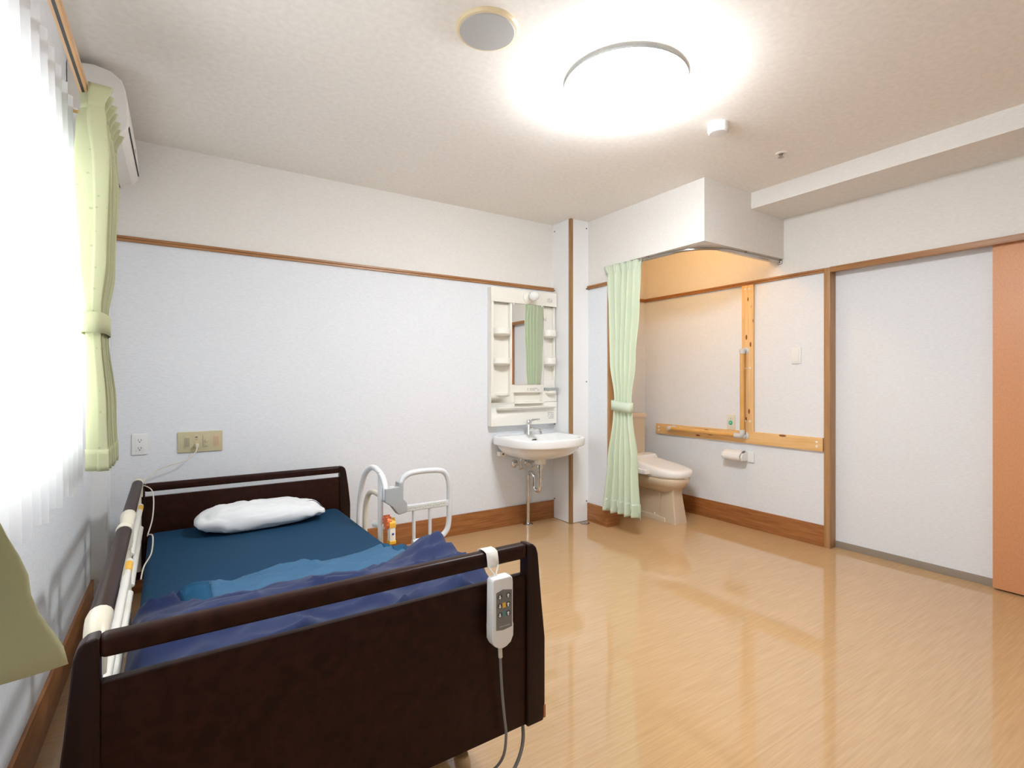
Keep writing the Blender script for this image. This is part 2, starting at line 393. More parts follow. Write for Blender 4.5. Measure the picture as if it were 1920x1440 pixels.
# window
w1 = thing('window_1', 'wide sliding window behind the white lace curtain', 'window', (XL-.08, 1.55, WIN[2]), kind='structure')
y0, y1, z0, z1 = WIN
m = MB().box(XL-.14, XL-.02, y0, y0+.035, z0, z1).box(XL-.14, XL-.02, y1-.035, y1, z0, z1).box(XL-.14, XL-.02, y0, y1, z0, z0+.035).box(XL-.14, XL-.02, y0, y1, z1-.035, z1)
obj('window_frame', m, ALU, w1)
ym = (y0+y1)/2
for a, b, xx in ((y0+.035, ym+.03, XL-.10), (ym-.03, y1-.035, XL-.06)):
    m = MB().box(xx-.012, xx+.012, a, a+.05, z0+.035, z1-.035).box(xx-.012, xx+.012, b-.05, b, z0+.035, z1-.035)
    m.box(xx-.012, xx+.012, a, b, z0+.035, z0+.09).box(xx-.012, xx+.012, a, b, z1-.08, z1-.035)
    s_ = obj('sash', m, ALU, w1)
    obj('pane', bx(xx-.003, xx+.003, a+.05, b-.05, z0+.09, z1-.08), GLASS, s_)
obj('window_sill', bx(XL-.02, XL+.004, y0-.02, y1+.02, z0-.025, z0), TRIM, w1, bevel=.003)

# ------------------------------------------------------------------ bed (local frame: origin at the middle of the footboard, y towards the head)
AL = math.radians(1.0); CA, SA = math.cos(AL), math.sin(AL); OBX, OBY = .375, 1.265
def B(x, y, z): return (OBX+x*CA-y*SA, OBY+x*SA+y*CA, z)
bed = thing('care_bed', 'adjustable care bed with dark brown head and foot boards', 'bed', B(0, 1.05, 0))
def board(name, y0, xo, ztop, rail_h, slot, zbot, label):
    # outer mesh = panel; posts and rail are sub-parts
    y1 = y0+.040
    pan = obj(name, bx(xo-.508, xo+.508, y0+.008, y1-.008, zbot, ztop-rail_h-slot).map(B), BEDWOOD, bed, bevel=.006, seg=3, label=label)
    for s in (-1, 1):
        poly = [(.503, zbot-.003), (.564, zbot-.003), (.570, zbot+.05), (.570, zbot+.25), (.557, zbot+.37), (.5435, ztop-.035), (.537, ztop-.014), (.524, ztop-.002), (.503, ztop)]
        poly = [(xo+s*p, q) for p, q in poly]
        obj('post', MB().prism(poly, 'y', y0-.002, y1+.002).map(B), BEDWOODV, pan, bevel=.007, seg=3)
    obj('top_rail', bx(xo-.506, xo+.506, y0, y1, ztop-rail_h, ztop).map(B), BEDWOOD, pan, bevel=.016, seg=4)
    return pan
fb = board('footboard', 0, 0, .708, .045, .046, .160, 'dark brown slotted footboard')
hb = board('headboard', 2.06, .012, .655, .043, .026, .160, 'dark brown slotted headboard')
obj('edge_chip', bx(.563, .5715, -.0025, .010, .165, .205).map(B), CHIP, fb, bevel=.002)
obj('edge_chip', bx(-.5715, -.563, -.0025, .010, .40, .43).map(B), CHIP, fb, bevel=.002)
m = MB()
for x in (-.44, .44): m.box(x-.02, x+.02, .04, 2.06, .20, .26)
for y in (.10, .70, 1.30, 1.95): m.box(-.42, .42, y-.02, y+.02, .205, .255)
obj('frame', m.map(B), CREAM, bed, bevel=.003)
obj('deck', bx(-.465, .475, .05, 2.05, .26, .275).map(B), CREAM, bed, bevel=.003)
for x in (-.40, .40):
    for y in (.22, 1.85):
        lg = obj('leg', bx(x-.025, x+.025, y-.025, y+.025, .07, .205).map(B), CREAM, bed, bevel=.004)
        obj('caster', MB().lathe([(.012, -.014), (.035, -.014), (.035, .014), (.012, .014)], B(x, y, .035), 'x', 20), CASTER, lg, bevel=.003)
obj('control_box', bx(.09, .30, .125, .30, .132, .206).map(B), GREYD, bed, bevel=.008)
obj('motor', bx(-.08, .08, .5, 1.1, .12, .20).map(B), GREYD, bed, bevel=.01)

# mattress
def mat_f():
    m = MB(); x0, x1, y0, y1, z0, z1 = -.478, .502, .052, 2.052, .277, .402
    n = 8; rings = []
    prof = [(0.012, z0), (0, z0+.012), (0, z1-.03)] + [(.03-.03*math.cos(a), z1-.03+.03*math.sin(a)) for a in [PI/2*i/5 for i in range(1, 6)]]
    for off, z in prof:
        r = []; rad = .05
        for cx, cy, a0 in ((x1-rad, y1-rad, 0), (x0+rad, y1-rad, PI/2), (x0+rad, y0+rad, PI), (x1-rad, y0+rad, 1.5*PI)):
            for i in range(n+1):
                a = a0+PI/2*i/n; r.append((cx+(rad-min(off, rad*.9))*math.cos(a), cy+(rad-min(off, rad*.9))*math.sin(a), z))
        rings.append(r)
    return m.loft(rings)
mt = obj('mattress', mat_f().map(B), SHEET, angle=50, label='thin mattress in a fitted dark teal blue sheet', category='mattress')

# pillow
def pil_f():
    m = MB(); nu, nv = 64, 40; cx, cy = .045, 1.885; a, b, hgt = .325, .155, .070
    def fn(u, v):
        th = 2*PI*u; ph = PI*(v-.5)
        def sp(c, e): return math.copysign(abs(c)**e, c)
        ex = .62
        x = a*sp(math.cos(th), ex)*sp(math.cos(ph), .55); y = b*sp(math.sin(th), ex)*sp(math.cos(ph), .55); z = math.sin(ph)
        k = abs(x)/a
        thick = hgt*(1-.28*k**3-.10*(x/a))
        zz = thick*(z if z > 0 else z*.9)
        q = Vector((x*7, y*7, zz*9)); d = .010*noise.noise(q)+.006*noise.noise(q*2.3+Vector((3, 1, 7)))-.014*(1-abs(2*noise.noise(Vector((x*9+y*6, y*9-x*3, 3)))))**5-.007*(1-abs(2*noise.noise(Vector((x*16-y*10, y*14, 8)))))**5
        d += .005*math.sin(26*(x+1.4*y))*math.exp(-((k-.75)/.25)**2)
        zz += d*(1 if z > -.5 else .2)
        # tips
        if x > .22 and y < 0: zz -= .010*((x-.22)/.1)**2*(1 if z > -.2 else 0); y -= .02*(x-.22)/.1
        zz = max(zz, -hgt*.85)
        return B(cx+x+.02*y, cy+y+.03*x, .402+hgt*.86+zz)
    return m.grid(fn, nu, nv)
obj('pillow', pil_f(), PILLOW, angle=60, label='white pillow in a creased cotton case', category='pillow')

# duvet
def yb(x):
    pts = [(-.50, .84), (-.40, .83), (-.33, .74), (-.27, .67), (-.12, .655), (.0, .635), (.12, .61), (.25, .65), (.41, .73), (.48, .82), (.54, .86)]
    for (xa, ya), (xb, y_b) in zip(pts, pts[1:]):
        if x <= xb: t = (x-xa)/(xb-xa); t = t*t*(3-2*t); return ya+(y_b-ya)*t
    return pts[-1][1]
def yend(x):
    e = 1.075+.03*math.sin(x*5)+.012*math.sin(x*17+1)
    if x < -.30: e -= .9*(-.30-x)
    if x > .46: e -= .8*(x-.46)
    return max(e, yb(x)+.03)
XS = [-.488, -.486, -.482, -.476, -.468, -.455, -.44, -.42, -.40, -.38] + [-.36+.09*i/5 for i in range(5)] + [-.27+.71*i/44 for i in range(44)] + [.44+.06*i/4 for i in range(4)] + [.50, .508, .514, .519, .523, .526, .528, .530]
NB, NE = 46, 26
def sm(t): t = max(0, min(1, t)); return t*t*(3-2*t)
def duv_z(x, y, navy, v):
    top = .568-.070*sm((y-.28)/.38)-.072*sm((y-.62)/.45)-.020*sm((-x-.25)/.2)
    top += .072*math.exp(-((x-.47)/.12)**2-((y-.58)/.14)**2)+.012*math.exp(-((x-.45)/.12)**2-((y-.25)/.25)**2)
    q = Vector((x*5, y*6, 0)); wv = .012*noise.noise(q)+.008*noise.noise(q*2.1+Vector((5, 2, 1)))
    wv += .003*math.sin(38*(y+.28*x)+3*noise.noise(Vector((x*4, y*4, 2))))*(.6+.6*noise.noise(Vector((x*3, y*3, 9))))
    wv += .0025*math.sin(30*(x+1.6*y)+4*noise.noise(Vector((x*3, y*3, 5))))*(1 if not navy else .5)
    rid = (1-abs(2*noise.noise(Vector((x*2.4+y*1.8, y*6-x*1.6, 4)))))**3
    rid2 = (1-abs(2*noise.noise(Vector((x*5-y*2, y*4+x*2.5, 11)))))**4
    wv += .028*rid+.014*rid2-.012
    top += wv
    if navy: top += .010
    base = .404
    ex = min(1, max(0, (x+.489)/.06)); exr = min(1, max(0, (.531-x)/.055)); e0 = min(1, max(0, (y-.044)/.05))
    k = math.sqrt(max(0, 1-(1-ex)**2))*math.sqrt(max(0, 1-(1-exr)**2))*math.sqrt(max(0, 1-(1-e0)**2))
    if not navy: kk = min(1, (1-v)/.22); k *= math.sqrt(max(0, 1-(1-kk)**2))
    lo = base
    return lo+(max(top, base+.006)-lo)*k
duv = thing('duvet', 'rumpled navy duvet bunched at the foot end with its light blue border folded back', 'duvet', B(0, .5, .404))
def duv_part(name, mat, cond, navy, label):
    m = MB(); nx = len(XS)-1; ny = NB if navy else NE; vid = {}
    def vert(i, j):
        if (i, j) in vid: return vid[(i, j)]
        x = XS[i]; t = j/ny
        y = .045+(yb(x)-.045)*(t**.9) if navy else yb(x)-.012+(yend(x)-yb(x)+.012)*t
        z = duv_z(x, y, navy, t)
        if x > .3: x = .3+(x-.3)*(1-.24*sm((.42-y)/.4))
        if navy and t > .96: z -= .012*((t-.96)/.04)**2
        vid[(i, j)] = len(m.v); m.v.append(B(x, y, z)); return vid[(i, j)]
    for i in range(nx):
        if not cond((XS[i]+XS[i+1])/2): continue
        for j in range(ny):
            m.f.append([vert(i, j), vert(i+1, j), vert(i+1, j+1), vert(i, j+1)]); m.mi.append(0)
    return obj(name, m, mat, duv, angle=70, label=label, solid=.004)
duv_part('cover', NAVY, lambda x: True, True, 'navy duvet cover')
duv_part('folded_border', LBLUE, lambda x: -.27 < x < .44, False, 'light blue folded-back border')
duv_part('border_end', TEAL, lambda x: -.36 < x < -.27, False, 'dark teal end of the border')
duv_part('border_end', TEAL, lambda x: .44 < x < .50, False, 'dark teal end of the border')
duv_part('border_corner', NAVY, lambda x: x < -.36, False, 'navy corner of the border')
duv_part('border_corner', NAVY, lambda x: x > .50, False, 'navy corner of the border')

# side rails on the window side
def side_rail(y0, y1, label):
    t = thing('bed_rail', label, 'bed rail', B(-.518, (y0+y1)/2, .2), 'bed rails on the window side')
    xr = -.518
    obj('top_bar', MB().tube([B(xr, y0+.085, .683), B(xr, y1-.075, .683)], .019, 14, sx=1.15), BEDWOOD, t, label='dark brown wooden top bar')
    for ya, yc, d in ((y0, y0+.10, 1), (y1, y1-.09, -1)):
        pp = spline([B(xr, ya+d*.115, .683), B(xr, ya+d*.06, .682), B(xr, ya+d*.022, .66), B(xr, ya+d*.010, .60)], 6)
        rr = [.0225-.006*abs(i/(len(pp)-1)-.15) for i in range(len(pp))]
        obj('end_cap', MB().tube(pp, rr, 14, sx=1.1), CREAM, t, label='cream plastic end cap')
        obj('post', MB().tube([B(xr, ya+d*.010, .62), B(xr, ya+d*.010, .215)], .013, 12), CREAM, t)
        obj('flat_post', bx(xr-.006, xr+.006, ya+d*.18-.02, ya+d*.18+.02, .30, .672).map(B), CREAM, t, bevel=.003)
    for z, r in ((.555, .0115), (.44, .0115)):
        rod = obj('rod', MB().tube([B(xr+.011, y0+.03, z), B(xr+.011, y1-.03, z)], r, 12), IVORY, t)
        for y, d in ((y0+.03, -1), (y1-.03, 1)):
            obj('rod_end', MB().lathe([(0, -.012), (.008, -.009), (.012, 0), (.008, .009), (0, .012)], B(xr+.011, y, z), 'y', 12), IVORY, rod)
        if z > .5:
            obj('sticker', MB().tube([B(xr+.011, y1-.155, z), B(xr+.011, y1-.06, z)], r+.0012, 12), YELLOW, rod, label='orange yellow warning sticker')
    return t
side_rail(.075, 1.055, 'cream bed rail with dark top bar beside the duvet')
side_rail(1.09, 2.03, 'cream bed rail with dark top bar beside the pillow')

# assist bar on the room side
asb = thing('assist_bar', 'pale tubular standing-assist bar with grey joint clamped to the bed side', 'assist bar', B(.58, 1.5, .2))
XU = .578
def T(name, pts, r, mat, par, n=12, sp=True, **k): return obj(name, MB().tube(spline(pts, 7) if sp else pts, r, n).map(B) if False else MB().tube([B(*p) for p in (spline(pts, 7) if sp else pts)], r, n), mat, par, **k)
T('outer_hoop', [(XU, 1.875, .22), (XU, 1.87, .36), (XU, 1.845, .50), (XU, 1.77, .63), (XU, 1.66, .695), (XU, 1.56, .705), (XU, 1.46, .675), (XU, 1.415, .62), (XU, 1.412, .56)], .0155, WHITE, asb)
T('inner_hoop', [(XU, 1.755, .22), (XU, 1.755, .38), (XU, 1.735, .48), (XU, 1.68, .545), (XU, 1.60, .568), (XU, 1.50, .568)], .0145, CREAM, asb)
T('upright', [(XU, 1.49, .70), (XU, 1.49, .22)], .0150, WHITE, asb, sp=False)
T('clamp_foot', [(XU, 1.92, .232), (XU, 1.40, .232)], .014, CREAM, asb, sp=False)
T('cross_stub', [(XU-.01, 1.56, .40), (XU+.03, 1.46, .40)], .018, WHITE, asb, sp=False)
def ax(u, v): return (.572+(u-720)*.00306, .612-(v-918)*.0031)
blk = [ax(*p) for p in ((719, 915), (744, 913.5), (744, 906), (753, 906), (753, 936), (760, 944), (760, 960), (744, 963), (733, 948), (719, 938.5))]
jb = obj('joint_block', MB().prism(blk, 'y', 1.39, 1.445).map(B), GREYP, asb, bevel=.006, seg=3, label='grey swivel joint block')
obj('joint_button', MB().lathe([(.018, 0), (.018, .006), (.012, .009), (0, .009)], B(.615, 1.42, .618), 'z', 20), GREYL, jb)
T('swing_arm', [(.664, 1.418, .63), (.685, 1.418, .668), (.74, 1.418, .690), (.87, 1.418, .690), (.930, 1.418, .672), (.959, 1.418, .61), (.961, 1.418, .50), (.958, 1.418, .38), (.935, 1.418, .325), (.88, 1.418, .305), (.735, 1.418, .305)], .0155, GREYL, asb)
ar = obj('label_bar', bx(.682, .955, 1.407, 1.429, .478, .513).map(B), GREYL, asb, bevel=.004)
st_ = obj('label_strip', bx(.694, .938, 1.4055, 1.407, .483, .508).map(B), plain('label_paper', (.62, .64, .58), .6), ar)
rx = random.Random(3)
m = MB(); x = .704
while x < .928:
    wd = rx.uniform(.003, .012); zz = .495+rx.uniform(-.004, .004); m.box(x, x+wd, 1.4050, 1.4057, zz-.003, zz+.003); x += wd+rx.uniform(.002, .008)
obj('label_print', m.map(B), INK, st_, smooth=False)
for x in (.743, .840): T('arm_rod', [(x, 1.418, .480), (x, 1.418, .305)], .0095, GREYL, asb, sp=False)
lv = obj('lock_dial', MB().lathe([(.030, -.012), (.036, -.008), (.036, .008), (.030, .012)], B(.600, 1.445, .430), 'x', 28), ORANGE, asb, label='orange locking dial')
for k in range(10):
    a = 2*PI*k/10; m = bx(-.014, .014, -.0035, .0035, .028, .039); m.map(lambda x, y, z: (x, y*math.cos(a)-z*math.sin(a), y*math.sin(a)+z*math.cos(a)))
    c = B(.600, 1.445, .430); m.map(lambda x, y, z: (x+c[0], y+c[1], z+c[2])); obj('dial_tooth', m, ORANGE, lv)
lb = obj('lock_lever', MB().prism([(1.45, .445), (1.425, .452), (1.405, .43), (1.403, .33), (1.443, .33), (1.445, .40)], 'x', .600, .632).map(B), IVORY, asb, bevel=.005, label='ivory locking lever')
obj('lever_top', MB().prism([(1.452, .436), (1.425, .456), (1.403, .432), (1.402, .405), (1.445, .41)], 'x', .598, .634).map(B), YELLOW, lb, bevel=.003)
obj('lever_dot', MB().lathe([(.006, 0), (.006, -.002), (0, -.002)], B(.6165, 1.4025, .372), 'y', 14), plain('blue_dot', (.03, .07, .35), .5), lb)
obj('lever_base', bx(.598, .634, 1.40, 1.447, .318, .336).map(B), YELLOW, lb, bevel=.003)

# hand remote hooked on the footboard
rm = thing('hand_remote', 'white bed remote with six arrow buttons hooked over the footboard', 'remote', B(.388, -.03, .45))
def rem(x, y, z):
    return B(.352+x*.069, y, .448+z*.2)
out = [(0.02, .96), (.10, .995), (.9, .995), (.98, .96), (1.0, .90), (1.0, .34), (1.03, .30), (1.02, .14), (.90, .055), (.68, .012), (.5, 0), (.32, .012), (.12, .055), (.0, .14), (-.01, .32), (0, .36)]
body = obj('body', MB().prism(out, 'y', -.046, -.012).map(rem), WHITE, rm, bevel=.005, seg=3)
obj('keypad', MB().prism([(.17, .28), (.5, .262), (.93, .28), (.93, .80), (.5, .83), (.17, .80)], 'y', -.0468, -.044).map(rem), GREYM, rm, label='grey keypad panel')
for c in range(2):
    for r_ in range(3):
        cx, cz = (.33, .82)[c] if False else (.34 if c == 0 else .74), .735-.125*r_
        bt = obj('button', MB().lathe([(.0075, 0), (.0075, -.0012), (.006, -.0020), (0, -.0020)], rem(cx, -.0468, cz), 'y', 20), GREYD, rm)
        s = -1 if c == 0 else 1
        arrow = [(0, .0058), (.0048, .0008), (.0019, .0008), (.0019, -.0055), (-.0019, -.0055), (-.0019, .0008), (-.0048, .0008)]
        cc = rem(cx, 0, cz)
        obj('arrow', MB().prism([(cc[0]+p, cc[2]+s*q) for p, q in arrow], 'y', rem(cx, -.0496, cz)[1], rem(cx, -.0486, cz)[1]), WHITE, bt, smooth=False)
for cz, mt_ in ((.61, YELLOW), (.49, TEALP)):
    obj('key_mark', MB().prism([(.46, cz-.035), (.62, cz-.035), (.62, cz+.035), (.46, cz+.035)], 'y', -.0476, -.0467).map(rem), mt_, rm, smooth=False)
m = MB()
for k in range(9): m.prism([(.34+k*.055, .31), (.34+k*.055+.035, .31), (.34+k*.055+.035, .325), (.34+k*.055, .325)], 'y', -.0474, -.0467)
obj('maker_print', m.map(rem), INK, rm, smooth=False)
def strap():
    m = MB(); xs = (.357, .394); path = [(.046, .672), (.046, .690), (.042, .708), (.030, .7125), (.008, .7125), (-.004, .708), (-.009, .690), (-.012, .668)]
    vs = []; fs = []
    for (y, z) in path:
        for x in xs: vs.append(B(x, y, z))
    for i in range(len(path)-1): fs.append((2*i, 2*i+1, 2*i+3, 2*i+2))
    return m.add(vs, fs)
obj('strap', strap(), IVORY, rm, solid=.002)
for xa in (.360, .391):
    T('strap_cord', [(xa, -.012, .672), (xa+(.376-xa)*.25, -.016, .664), (xa+(.376-xa)*.8, -.022, .652), (.376+(xa-.376)*.25, -.027, .644)], .0022, IVORY, rm, n=8)
T('cord_sleeve', [(.387, -.029, .450), (.3895, -.028, .415)], .006, CORDC, rm, sp=False, n=10)
T('cord', [(.3885, -.028, .43), (.393, -.024, .38), (.402, -.018, .30), (.412, -.014, .23), (.419, -.012, .17), (.418, .004, .10), (.400, .04, .045), (.36, .09, .012), (.28, .13, .006), (.23, .145, .008), (.205, .155, .05), (.20, .16, .134)], .0042, CORDG, rm, n=8)
# power cable of the bed
pc = obj('power_cable', MB().tube([B(*p) for p in spline([(.515, .075, .198), (.515, .065, .18), (.515, .045, .155), (.500, .02, .10), (.46, .005, .05), (.40, .0, .016), (.33, .01, .0065), (.20, .05, .0065), (.15, .10, .02), (.14, .135, .08), (.14, .14, .134)], 8)], .0056, 8), CORDG,
         label='grey bed power cable curling onto the floor under the footboard', category='cable')

# ------------------------------------------------------------------ wall plates behind the bed
ol = thing('wall_outlet', 'white double outlet plate near the corner column', 'outlet', (-.188, YB, .779))
obj('plate', bx(-.2255, -.1515, YB-.008, YB, .779, .899), WHITE, ol, bevel=.004, seg=3)
obj('socket_face', bx(-.208, -.170, YB-.0098, YB-.007, .797, .881), WHITE, ol, bevel=.002)
for zc in (.862, .817):
    for dx in (-.0065, .0065): obj('slot', bx(-.189+dx-.0012, -.189+dx+.0012, YB-.0103, YB-.0095, zc-.004, zc+.006), BLACK, ol)
    obj('ground_hole', MB().lathe([(.003, 0), (.003, -.0006), (0, -.0006)], (-.189, YB-.0097, zc-.010), 'y', 12), BLACK, ol)
cp = thing('nurse_call_panel', 'cream nurse call wall panel with speaker slots and a plugged-in cord', 'wall panel', (.105, YB, .776))
obj('plate', bx(-.009, .220, YB-.009, YB, .775, .897), CREAM_D, cp, bevel=.004, seg=3)
for i, xm in enumerate((.036, .0845, .134, .1865)):
    md = obj('module', bx(xm-.0165, xm+.0165, YB-.0105, YB-.0085, .799, .873), [CREAM_D, CREAM_D, CREAM_D, CARD][i] if i != 3 else plain('pinkish_module', (.66, .50, .33), .5), cp, bevel=.001)
    if i in (0, 3):
        for k in range(6): obj('grille_slot', bx(xm-.0115+k*.0045, xm-.0115+k*.0045+.002, YB-.0108, YB-.0103, .808, .862), GREYM if i == 0 else plain('module_slot', (.50, .33, .20), .6), md)
    if i == 1:
        obj('print', bx(xm-.007, xm+.007, YB-.0108, YB-.0104, .861, .867), INKD, md)
        for dx in (-.004, .004): obj('hole', bx(xm+dx-.0012, xm+dx+.0012, YB-.0108, YB-.0104, .846, .852), INKD, md)
        obj('hole', bx(xm-.0015, xm+.0015, YB-.0108, YB-.0104, .855, .857), INKD, md)
    if i == 2:
        obj('knob', MB().lathe([(.010, 0), (.010, -.003), (.008, -.0045), (0, -.0045)], (xm+.003, YB-.0105, .840), 'y', 20), CREAM_D, md)
        obj('print', bx(xm-.010, xm+.008, YB-.0108, YB-.0104, .806, .808), INKD, md)
        obj('print', bx(xm-.0165, xm-.0150, YB-.0108, YB-.0104, .80, .872), INKD, md)
cc = thing('call_cable', 'thin cream call cord running from the wall panel over the bed rail', 'cord', (.09, YB-.02, .80))
obj('plug', bx(.080, .097, YB-.040, YB-.0107, .806, .826), CREAM, cc, bevel=.003)
obj('wire', MB().tube(spline([(.089, YB-.036, .812), (.080, YB-.05, .78), (.055, YB-.06, .752), (.01, YB-.07, .73), (-.06, YB-.08, .715), (-.125, YB-.10, .685), (-.165, 3.39, .66), (-.180, 3.335, .645), (-.152, 3.27, .655), (-.118, 3.20, .640), (-.108, 3.13, .59), (-.112, 3.06, .52), (-.126, 2.98, .47), (-.118, 2.86, .50), (-.098, 2.74, .52), (-.100, 2.66, .47), (-.122, 2.58, .44), (-.128, 2.50, .415)], 7), .0028, 6), CORDC, cc)

# ------------------------------------------------------------------ wash basin
wb = thing('wash_basin', 'white wall-hung wash basin with chrome tap and trap', 'basin', (2.42, YB, 0))
def outl(sc, z, n=64, yback=YB-.001, grow=0):
    pts = []; cx, cy, hx, hy = 2.418, 3.27, .322, .262
    for k in range(n):
        a = 2*PI*k/n; c_, s_ = math.cos(a), math.sin(a)
        if s_ < 0: x = cx+hx*math.copysign(abs(c_)**.80, c_); y = cy-hy*abs(s_)**.86
        else:
            x = cx+hx*math.copysign(abs(c_)**.25, c_); y = cy+(yback-cy)*abs(s_)**.28
        pts.append((x, y, z))
    X0, Y0 = 2.43, 3.42
    return [(X0+(x-X0)*sc, min(yback, Y0+(y-Y0)*sc+grow), z) for x, y, z in pts]
rings = [outl(.30, .575, yback=YB-.06), outl(.55, .588), outl(.74, .615), outl(.865, .655), outl(.915, .686), outl(.975, .690), outl(.995, .694), outl(1.0, .702), outl(1.0, .742), outl(.994, .754), outl(.98, .758), outl(.945, .756)]
def inn(sc, z): return [(x, min(y, 3.50 if z > .7 else 3.47), z) for x, y, z in outl(sc, z)]
rings += [inn(.905, .752), inn(.88, .735), inn(.80, .69), inn(.66, .655), inn(.40, .637), inn(.12, .632)]
obj('bowl', MB().loft(rings), PORC, wb, angle=55)
obj('overflow_slot', MB().prism([(2.449, .700), (2.491, .702), (2.491, .714), (2.449, .712)], 'y', 3.480, 3.4895), BLACK, wb, bevel=.002)
obj('maker_mark', bx(2.1005, 2.1022, 3.40, 3.47, .722, .732), INKD, wb)
obj('drain_neck', MB().lathe([(.030, 0), (.030, -.03), (.045, -.034), (.05, .02), (.06, .03)], (2.47, 3.40, .555), 'z', 24), IVORY, wb)
fc = obj('faucet', MB().lathe([(.026, 0), (.027, .01), (.023, .02), (.0215, .085), (.020, .09), (0, .092)], (2.425, 3.490, .752), 'z', 24), CHROME, wb)
obj('spout', MB().tube(spline([(2.425, 3.485, .790), (2.438, 3.44, .800), (2.455, 3.39, .796), (2.458, 3.375, .785)], 6), [.017]*7+[.015]*12, 14), CHROME, fc)
obj('spout_tip', MB().lathe([(.012, 0), (.013, -.018), (.009, -.020)], (2.458, 3.376, .785), 'z', 16), CHROME, fc)
obj('lever_cap', MB().lathe([(.0215, 0), (.023, .012), (.018, .03), (0, .034)], (2.425, 3.490, .846), 'z', 24), CHROME, fc)
obj('lever', MB().tube(spline([(2.425, 3.490, .868), (2.445, 3.445, .880), (2.465, 3.405, .884)], 5), [.009]*5+[.007]*6, 10, sx=1.5), CHROME, fc)
P_ = [(2.470, 3.400, .54), (2.470, 3.400, .345)]
P_ += [(2.4635-.0065*math.cos(a), 3.4345-.0345*math.cos(a), .335-.036*math.sin(a)) for a in [PI*k/10 for k in range(11)]]
P_ += [(2.450-.0065*math.cos(a), 3.5030-.0340*math.cos(a), .400+.036*math.sin(a)) for a in [PI*k/10 for k in range(11)]]
P_ += [(2.4435, 3.537, .36), (2.4435, 3.537, 0.0)]
P_[2:13] = [(2*2.4635-x if False else 2.4635+.0065*math.cos(PI*k/10), y, z) for k, (x, y, z) in enumerate(P_[2:13])]
P_[13:24] = [(2.450+.0065*math.cos(PI*k/10), y, z) for k, (x, y, z) in enumerate(P_[13:24])]
obj('trap_pipe', MB().tube(P_, .0165, 14), CHROME, wb, angle=60)
for z, r, hh in ((.50, .027, .04), (.455, .020, .02), (.40, .020, .015)):
    obj('pipe_nut', MB().lathe([(r*.8, -hh/2), (r, -hh/2), (r, hh/2), (r*.8, hh/2)], (2.470, 3.40, z), 'z', 12), CHROME, wb)
obj('floor_flange', MB().lathe([(.043, 0), (.043, .004), (.034, .010), (.019, .014), (.019, .02)], (2.4435, 3.537, .0), 'z', 28), CHROME, wb)
for xv in (2.345, 2.475):
    v = obj('stop_valve', MB().tube([(xv, YB-.002, .508), (xv, 3.50, .508)], .011, 12), CHROME, wb)
    obj('escutcheon', MB().lathe([(.033, 0), (.031, -.008), (.014, -.014), (.012, -.02)], (xv, YB-.001, .508), 'y', 24), CHROME, v)
    obj('valve_body', MB().tube([(xv, 3.50, .47), (xv, 3.50, .545)], .013, 12), CHROME, v)
    obj('valve_handle', MB().tube([(xv-.028, 3.485, .478), (xv+.028, 3.485, .478)], .006, 8), CHROME, v)
    obj('supply_tube', MB().tube([(xv, 3.50, .54), (xv+.02, 3.50, .60)], .006, 8), CHROME, v)
obj('bracket', bx(2.175, 2.235, 3.545, 3.593, .585, .622), IVORY, wb, bevel=.003)
obj('bracket_bolt', MB().lathe([(.007, 0), (.007, -.006), (0, -.006)], (2.205, 3.545, .604), 'y', 10), GREYD, wb)

# ------------------------------------------------------------------ mirror cabinet
mc = thing('mirror_cabinet', 'ivory moulded mirror unit with small side shelves above the basin', 'mirror cabinet', (2.41, YB, .832))
Y0, Y1 = 3.530, 3.576
m = MB().box(2.086, 2.742, Y1, YB-.001, .832, 1.952)
obj('back_panel', m, IVORY, mc, bevel=.003)
m = MB().box(2.086, 2.742, Y0, Y1, 1.835, 1.952)                        # top
m.box(2.086, 2.108, Y0, Y1, 1.095, 1.835)                               # left stile
m.box(2.272, 2.612, 3.540, Y1, 1.100, 1.835)                            # behind the mirror
m.box(2.726, 2.742, 3.552, Y1, 1.095, 1.835)                            # right stile
m.box(2.086, 2.742, Y0, Y1, .832, 1.018)
m.box(2.086, 2.300, Y0, Y1, 1.018, 1.100); m.box(2.590, 2.742, Y0, Y1, 1.018, 1.100)
obj('front_frame', m, IVORY, mc, bevel=.003)
obj('mirror', bx(2.284, 2.606, 3.534, 3.5405, 1.168, 1.832), MIRROR, mc, label='rectangular mirror')
for x in (2.30, 2.585): obj('mirror_clip', bx(x-.008, x+.008, 3.530, 3.5405, 1.824, 1.838), WHITE, mc, bevel=.001)
def half_shelf(xc, wdt, dep, z, hgt, mat=IVORY, par=mc, name='shelf'):
    n = 14; arc = [(xc+wdt/2*math.cos(PI+PI*k/n), Y1-.001-dep*math.sin(PI*k/n)**.7) for k in range(n+1)]
    inn_ = [(xc+(x-xc)*.90, Y1-.001-(Y1-.001-y)*.92) for x, y in arc]
    s = obj(name, MB().prism(arc, 'z', z-.012, z), mat, par, bevel=.002)
    lip = [*arc, *inn_[::-1]]
    obj('shelf_lip', MB().prism(lip, 'z', z, z+hgt), mat, s)
    und = [[(xc+(x-xc)*k, Y1-.001-(Y1-.001-y)*k, zz) for x, y in arc] for k, zz in ((1, z-.012), (.9, z-.018), (.6, z-.026), (.2, z-.030))]
    obj('shelf_underside', MB().loft(und), mat, s)
    return s
for z in (1.588, 1.348): half_shelf(2.190, .160, .100, z, .032)
half_shelf(2.190, .160, .070, 1.092, .006)
for z in (1.590, 1.352): half_shelf(2.669, .112, .100, z, .038)
tr = half_shelf(2.669, .112, .105, 1.105, .010)
obj('cup_tray', bx(2.616, 2.724, 3.476, 3.565, 1.116, 1.138), GREYP, tr, bevel=.005, label='grey soap tray')
